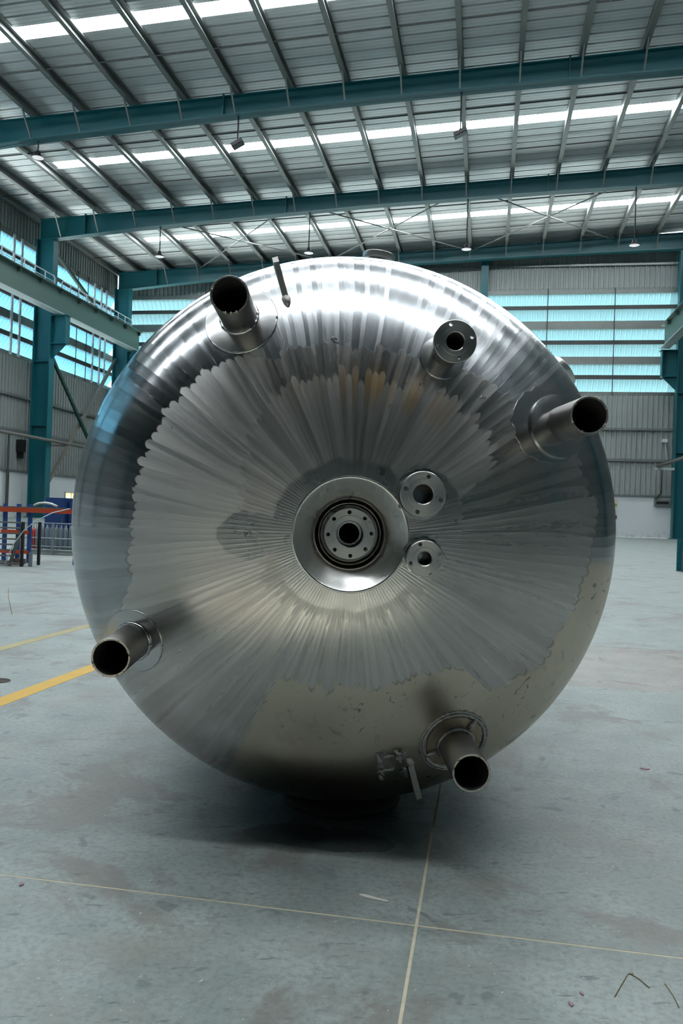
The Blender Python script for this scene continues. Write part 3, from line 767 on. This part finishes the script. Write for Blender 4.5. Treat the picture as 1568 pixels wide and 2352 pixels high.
# lifting lugs, seen edge-on
for ang, lb in ((math.radians(106.9), 'thin lifting lug plate seen edge-on at the top'), (math.radians(-73.0), 'thin lifting lug plate seen edge-on at the bottom')):
    er = Vector((math.cos(ang), math.sin(ang), 0)); et = Vector((-math.sin(ang), math.cos(ang), 0))
    pl = [(.715, dz(.715) - .03), (.733, .315), (.845, .302), (.866, .285), (.872, .15), (.90, .02), (.86, .05)]
    m = MB(); m.prism(pl, lambda a, c: er * a + Vector((0, 0, c)) + et * .0088, lambda a, c: er * a + Vector((0, 0, c)) - et * .0088)
    o = part(m, 'lifting_lug', M['plate'], smooth=False); o['label'] = lb
    p0 = er * .728; m = MB(); rnd = random.Random(int(ang * 10))
    m.tube([er * r + Vector((0, 0, dz(r) + .002)) for r in (.705, .718, .73, .742)], [.006, .012, .014, .008], 9); part(m, 'lug_weld', M['weld'])
# ragged leftovers of a cut-off bracket beside the lower lug
rnd = random.Random(77)
for (px, py, ln, an, w) in ((.150, -.668, .05, .1, .009), (.176, -.672, .05, -1.4, .011), (.118, -.690, .055, -1.3, .012), (.130, -.742, .05, -1.5, .010), (.150, -.722, .04, .2, .008), (.205, -.735, .05, -1.1, .009), (.172, -.655, .03, -.5, .008)):
    pts = []; rad = []
    for i in range(9):
        q = (i / 8 - .5) * ln; xx = px + q * math.cos(an) + rnd.uniform(-.004, .004); yy = py + q * math.sin(an) + rnd.uniform(-.004, .004)
        pts.append((xx, yy, dz(math.hypot(xx, yy)) + .002)); rad.append(w * (.4 + .6 * math.sin(PI * (i + .6) / 9.2)) * rnd.uniform(.7, 1.2))
    m = MB(); m.tube(pts, rad, 7); part(m, 'weld_scar', M['weld'])
for (px, py, r_, sd) in ((.128, -.672, .024, 31), (.138, -.735, .017, 32), (.186, -.668, .014, 33), (.205, -.728, .015, 34), (.135, -.70, .014, 35)):
    pad(px, py, r_, .0025, 'weld_scar', M['weld'], rag=r_ * .7, seed=sd, n=36)
for (px, py, s) in ((-.2855, -.0067, .008), (-.295, -.012, .006), (-.0652, .5655, .011), (-.058, .557, .008), (.3733, .4089, .009), (.38, .413, .006), (.10, .37, .006), (-.53, .29, .005)):
    m = MB(); nn = 10; vs = []; z0 = dz(math.hypot(px, py))
    pts = [(px + rnd.uniform(-1, 1) * s, py + rnd.uniform(-1, 1) * s, z0 + .0005) for _ in range(5)]
    m.tube(pts, [s * .2, s * .42, s * .3, s * .4, s * .15], 6); part(m, 'weld_spatter', M['plate'])
# stub flanges on the shell, showing over the rim
for an, wz, hh, rr, lb in ((math.radians(84.3), -.36, .150, .062, 'steel stub flange peeping over the top of the tank'), (math.radians(37.0), -.36, .150, .064, 'scratched steel stub flange peeping over the right shoulder of the tank')):
    er = Vector((math.cos(an), math.sin(an), 0)); base = empty('shell_nozzle', Vector(OFF) + er * (TR - .01) + Vector((0, 0, wz)), tank)
    base.rotation_euler = Vector((0, 0, 1)).rotation_difference(er).to_euler(); base['label'] = lb
    m = MB(); m.lathe([(.04, 0), (.04, hh - .02)], 40); m.build('neck', M['pipe'], base, True)
    m = MB(); m.lathe([(.03, hh - .026), (rr - .001, hh - .026), (rr, hh - .024), (rr, hh - .002), (rr - .002, hh), (.03, hh)], 64, close=True); o = m.build('flange', M['cast'], base); autosmooth(o, 35)
# dark rounded support block in the deep shadow under the tank
t = MT('matte_black'); t.set(color=(.012, .012, .013), rough=.75); M['block'] = t.m
m = MB(); hz = .040
m.lathe([(.09, 0), (.185, 0), (.203, .008), (.208, hz * .5), (.203, hz - .008), (.18, hz), (.09, hz)], 64, close=True)
o = m.build('round_support', M['block'], None, True); o.location = (-.468, 2.815, 0); tag(o, 'low black round rubber support in the dark shadow under the tank', 'support_block')

# ------------------------------------------------------------------ equipment along the left side
M['orange'] = plain('orange_rack_paint', srgb(188, 72, 40), .5, 0, .1, 4)
M['blue'] = plain('blue_rack_paint', srgb(28, 78, 150), .5, 0, .1, 4)
M['navy'] = plain('navy_cabinet_paint', srgb(30, 62, 118), .45, 0, .12, 2)
M['steelgrey'] = plain('grey_step_steel', srgb(112, 112, 110), .5, .3, .15, 6)
M['hose'] = plain('pale_plastic_hose', srgb(170, 190, 205), .3, 0, .1, 6)
M['whitehose'] = plain('white_flexible_duct', srgb(214, 218, 214), .5, 0, .06, 6)
M['red'] = plain('red_enamel', srgb(190, 44, 32), .4, 0, .1, 5)
M['cyl'] = plain('grey_cylinder_paint', srgb(128, 140, 148), .4, .2, .2, 4)
M['concrete'] = plain('pale_concrete_kerb', srgb(176, 184, 184), .8, 0, .12, 3)
M['wood'] = plain('brown_board', srgb(104, 88, 76), .7, 0, .2, 5)
# mobile steps
r = empty('mobile_steps', (-7.9, 12.2, 0)); tag(r, 'grey steel mobile steps at the far left with an orange rail below', 'steps')
for x, nm in ((.27, 'stringer'), (-.20, 'stringer')):
    MB().bar((x - .10, 0, .0), (x + .02, .18, .73), .035, .05).build(nm, M['steelgrey'], r)
for k in range(8):
    z = .06 + .092 * k; f = z / .73
    MB().box(-.28 + .12 * f, .17 + .12 * f, .18 * f - .06, .18 * f + .05, z, z + .022).build('tread', M['steelgrey'], r)
for y in (-.09, .42): MB().box(.41, .45, y, y + .04, 0, .73).build('leg', M['black'], r)
MB().box(-.3, .45, -.07, -.03, .02, .055).build('base_rail', M['steelgrey'], r); MB().box(.2, .41, .05, .09, .04, .12).build('kick_board', M['wood'], r)
o = MB().box(-.02, .03, -.02, .02, 0, .23).build('bollard', M['cyl']); o.location = (-7.36, 12.2, 0); tag(o, 'short grey steel post standing right of the mobile steps', 'post')
# pallet rack
r = empty('pallet_rack', (-7.72, 13.0, 0)); tag(r, 'pallet rack with an orange beam on blue uprights', 'rack')
for x in (-.66, -.40, -.18, .70):
    m = MB(); m.box(x, x + .055, -.03, .03, 0, 1.03); m.build('upright', M['blue'], r)
MB().box(-.80, .69, -.08, -.03, .885, .965).build('beam', M['orange'], r); MB().box(-.80, .69, -.08, .3, .966, .985).build('shelf_board', M['steelgrey'], r)
MB().box(-.80, .69, .30, .35, .885, .965).build('beam', M['orange'], r)
MB().box(-.66, -.14, -.08, -.03, .50, .57).build('beam', M['orange'], r)
MB().box(-.66, -.14, -.08, -.03, .16, .22).build('beam', M['orange'], r)
m = MB(); m.tube([(-7.80, 12.98, 1.01), (-7.72, 13.0, 1.05), (-7.6, 13.0, 1.065), (-7.48, 13.0, 1.05), (-7.36, 12.98, 1.01)], .022, 10); o = m.build('flexible_duct', M['whitehose'], None, True); tag(o, 'white flexible duct arching on top of the orange rack beam', 'hose')
pts = [(-7.66, 11.95, .012), (-7.63, 11.96, .12), (-7.54, 11.98, .36), (-7.38, 12.02, .60), (-7.2, 12.06, .76), (-7.05, 12.3, .90), (-7.05, 12.85, .975)]
m = MB(); m.tube(pts, .009, 8); o = m.build('plastic_hose', M['hose'], None, True); tag(o, 'thin pale plastic hose bending down from the rack beam to the floor', 'hose')
# navy cabinets
def cabinet(x0, x1, y, h, label):
    r = empty('machine_cabinet', ((x0 + x1) / 2, y, 0)); tag(r, label, 'cabinet'); w = (x1 - x0) / 2
    MB().box(-w, w, 0, .7, .04, h).build('body', M['navy'], r); MB().box(-w + .02, w - .02, .02, .68, 0, .04).build('plinth', M['black'], r)
    MB().box(-w + .015, w - .015, -.015, 0, .08, h - .04).build('door', M['navy'], r); MB().box(w - .07, w - .05, -.03, -.015, h * .5, h * .62).build('handle', M['steelgrey'], r)
cabinet(-9.93, -9.42, 17.0, 1.21, 'larger navy blue machine cabinet behind the barrier'); cabinet(-9.40, -9.12, 17.1, 1.14, 'narrower navy blue cabinet half hidden by the tank')
# crowd barrier
r = empty('steel_barrier', (-8.9, 15.5, 0)); tag(r, 'galvanised steel mesh barrier in front of the blue cabinets', 'barrier')
for z, rr in ((.655, .012), (.34, .016), (.17, .012)): m = MB(); m.tube([(-.62, 0, z), (.7, 0, z)], rr, 6); m.build('rail', M['cyl'], r)
for k in range(24): m = MB(); m.tube([(-.62 + .0574 * k, 0, .12), (-.62 + .0574 * k, 0, .655)], .0055, 5); m.build('bar', M['cyl'], r)
for x in (-.62, .05, .7): MB().box(x - .02, x + .02, -.02, .02, .0, .66).build('post', M['cyl'], r)
o = MB().box(-.75, .95, -.05, .05, 0, .10).build('kerb', M['concrete']); o.location = (-8.9, 15.62, 0); tag(o, 'low pale concrete kerb under the steel barrier', 'kerb')
# upright cylinders behind the barrier
for k in range(9):
    m = MB(); m.lathe([(.0005, 0), (.042, 0), (.042, .50), (.034, .54), (.015, .565), (.015, .60), (.0005, .60)], 16)
    o = m.build('gas_cylinder', M['cyl'], None, True); o.location = (-9.62 + .112 * k, 16.2, 0); tag(o, 'slim grey gas cylinder standing in the row behind the barrier', 'gas cylinder', 'gas cylinders behind the barrier')
o = MB(); o.lathe([(.0005, 0), (.05, 0), (.05, .44), (.035, .5), (.012, .52), (.012, .56), (.0005, .56)], 18); o = o.build('fire_extinguisher', M['red'], None, True); o.location = (-9.74, 16.25, 0); tag(o, 'small red fire extinguisher at the left end of the gas cylinders', 'extinguisher')
# warm lit window in the left wall
t = MT('warm_lit_window'); P = t.pos(); n = t.noise(P, 1.4, 3); t.set(color=(.8, .7, .4), emit=t.mix((1, .72, .25), (1, .95, .72), n.step(.4, .6)), es=1.1); M['litwin'] = t.m
w = MB().box(0, .06, -1.1, 1.1, -.36, .36).build('window_1', M['litwin']); w.location = (XL + .01, 73.0, 2.04); tag(w, kind='structure')
for y in (-1.12, 0, 1.12): MB().box(0, .1, y - .04, y + .04, -.4, .4).build('window_frame', M['pale'], w)
for z in (-.4, .4): MB().box(0, .1, -1.16, 1.16, z - .04, z + .04).build('window_frame', M['pale'], w)
# pipes, box and conduits on the left wall
m = MB(); m.tube([(-37.35, 20, 6.75), (-37.35, 79, 6.75)], .14, 8)
o = m.build('service_pipe', M['grey_pipe'], None, True); tag(o, 'grey service pipe running along the left wall', 'pipe')
for y in (40, 52, 67.0): MB().box(-39.8, -37.2, y - .06, y + .06, 6.47, 6.61).build('pipe_bracket', M['grey_pipe'], o)
r = empty('switch_box', (XL + .25, 64.0, 5.1)); tag(r, 'dark switch box on the left wall beside the nearer column', 'switch box')
MB().box(-.25, .3, -.55, .1, .55, 1.6).build('box_body', M['black'], r); MB().box(-.25, .12, -.4, .05, 0, .55).build('cable_entry', M['black'], r)
m = MB(); m.tube([(XL + .3, 61.9, 4.0), (XL + .3, 61.9, 7.0)], .09, 6); m.tube([(XL + .3, 61.9, .05), (XL + .3, 61.9, 4.0)], .13, 6); o = m.build('conduit', M['rail_dark']); tag(o, 'dark vertical conduit on the left wall', 'conduit')
# right-hand wall fittings
m = MB(); m.tube([(15.75, 30, 6.75), (15.75, 79.4, 6.75)], .15, 8); o = m.build('service_pipe', M['grey_pipe'], None, True); tag(o, 'grey service pipe entering at the right edge near the column', 'pipe')
MB().box(15.4, 17.15, 78.9, 79.1, 6.38, 6.6).build('pipe_bracket', M['pale'], o)
r = empty('wall_fan_box', (16.65, YB - .3, 3.1)); tag(r, 'grey wall unit with a dark slot beside the right column', 'wall unit')
MB().box(-.75, .75, 0, .3, 0, .62).build('housing', M['galv'], r); MB().box(-.55, .55, -.03, 0, .16, .42).build('slot', M['black'], r)
m = MB(); m.tube([(15.95, YB - .35, 3.72), (16.45, YB - .35, 4.3), (16.45, YB - .35, 7.25)], .1, 6); o = m.build('conduit', M['rail_dark'], None, True); tag(o, 'dark conduit rising from the wall unit at right', 'conduit')
m = MB(); m.tube([(16.95, YB - .27, 7.5), (16.7, YB - .5, 9.2)], .08, 6); o = m.build('security_camera', M['pale']); tag(o, 'small wall camera on an arm above the service pipe', 'camera')
MB().box(16.4, 16.85, YB - .8, YB - .3, 9.15, 9.45).build('camera_body', M['white_rail'], o)
t = MT('poster_print'); P = t.coord('Object'); x, y, z = t.xyz(P)
c = t.mix(srgb(206, 200, 186), srgb(60, 52, 66), (z - 1.05).step(-.01, .01).max((z + .62).step(.01, -.01)))
gx = x - .12
c = t.mix(c, srgb(120, 168, 70), ((gx * gx + (z - .35) * (z - .35)).sqrt()).step(.17, .13)); gx = x + .1
c = t.mix(c, srgb(216, 120, 66), ((gx * gx * .6 + (z + .35) * (z + .35)).sqrt()).step(.22, .18)); c = t.mix(c, srgb(220, 220, 214), ((z - 1.17).abs()).step(.06, .04) * (x.abs()).step(.16, .14))
t.set(color=c, rough=.6); M['poster'] = t.m
o = MB().box(-.28, .28, 0, .03, -1.0, 1.0).build('wall_poster', M['poster']); o.location = (12.28, YB - .04, 2.68); tag(o, 'narrow printed poster on the white back wall beside the tank rim', 'poster')
# teal steel section leaning near the right column
r = empty('steel_section', (4.56, 20.0, 0)); tag(r, 'short teal steel section standing on the floor at the right edge', 'steel section')
MB().box(-.10, .3, 0, .03, 0, .74).build('plate', M['teal'], r); MB().bar((-.02, -.25, 0), (.05, 0, 1.0), .04, .04).build('prop', M['rail_dark'], r)

# ------------------------------------------------------------------ litter on the floor
M['straw'] = plain('dry_straw', srgb(120, 104, 62), .7, 0, .2, 20); M['chip'] = plain('pale_wood_chip', srgb(214, 212, 204), .7, 0, .15, 30); M['petal'] = plain('magenta_petal', srgb(150, 120, 134), .6, 0, .15, 30)
M['drain'] = plain('dark_drain_pit', srgb(46, 44, 36), .8, 0, .2, 9)
m = MB(); m.prism([(-.040, -.004), (-.020, -.008), (.036, -.004), (.042, .002), (.02, .005), (-.03, .007), (-.043, .003)], lambda a, b: (a, b, 0), lambda a, b: (a, b, .004)); o = m.build('wood_chip', M['chip']); o.location = (-.253, 2.108, 0); o.rotation_euler.z = -.25; tag(o, 'white wood chip on the floor in front of the tank', 'wood chip')
for pts, lb in ((((.3045, 1.798), (.3473, 1.895), (.36, 1.90)), 'dry straw lying at an angle on the floor at right'), (((.352, 1.90), (.37, 1.88), (.3848, 1.85)), 'short dry straw meeting the longer straw at right'), (((.4215, 1.875), (.43, 1.83), (.4321, 1.789)), 'dry straw nearest the right edge of the picture'), (((-5.65, 8.91), (-5.0, 7.9), (-4.22, 6.73)), 'long dry straw stalk on the floor at the far left')):
    m = MB(); w = .0010 if 'far left' not in lb else .0026; m.tube([(p[0], p[1], w + .0004) for p in pts], w, 6); o = m.build('straw', M['straw'], None, True); tag(o, lb, 'straw')
for x, y, s, lb in ((-1.1717, 1.957, .010, 'pink petal lying by the floor joint at far left'), (.2101, 1.749, .008, 'pink petal at the bottom edge, nearer to the camera'), (.237, 1.793, .006, 'small pink petal just behind the bottom edge one'), (.686, 3.513, .018, 'pink petal on the floor right of the tank')):
    m = MB(); m.prism([(s * (1 + .3 * math.sin(3 * a)) * math.cos(a), s * .6 * math.sin(a)) for a in [2 * PI * k / 10 for k in range(10)]], lambda a, b: (a, b, 0), lambda a, b: (a, b, .003)); o = m.build('petal', M['petal']); o.location = (x, y, 0); o.rotation_euler.z = x * 9; tag(o, lb, 'petal')
m = MB(); m.lathe([(.0005, .001), (.055, .001), (.06, .0035), (.066, .0035), (.068, 0)], 24); o = m.build('floor_plug', M['drain'], None, True); o.location = (-2.69, 4.175, 0); tag(o, 'dark round floor plug at the left edge', 'floor plug')
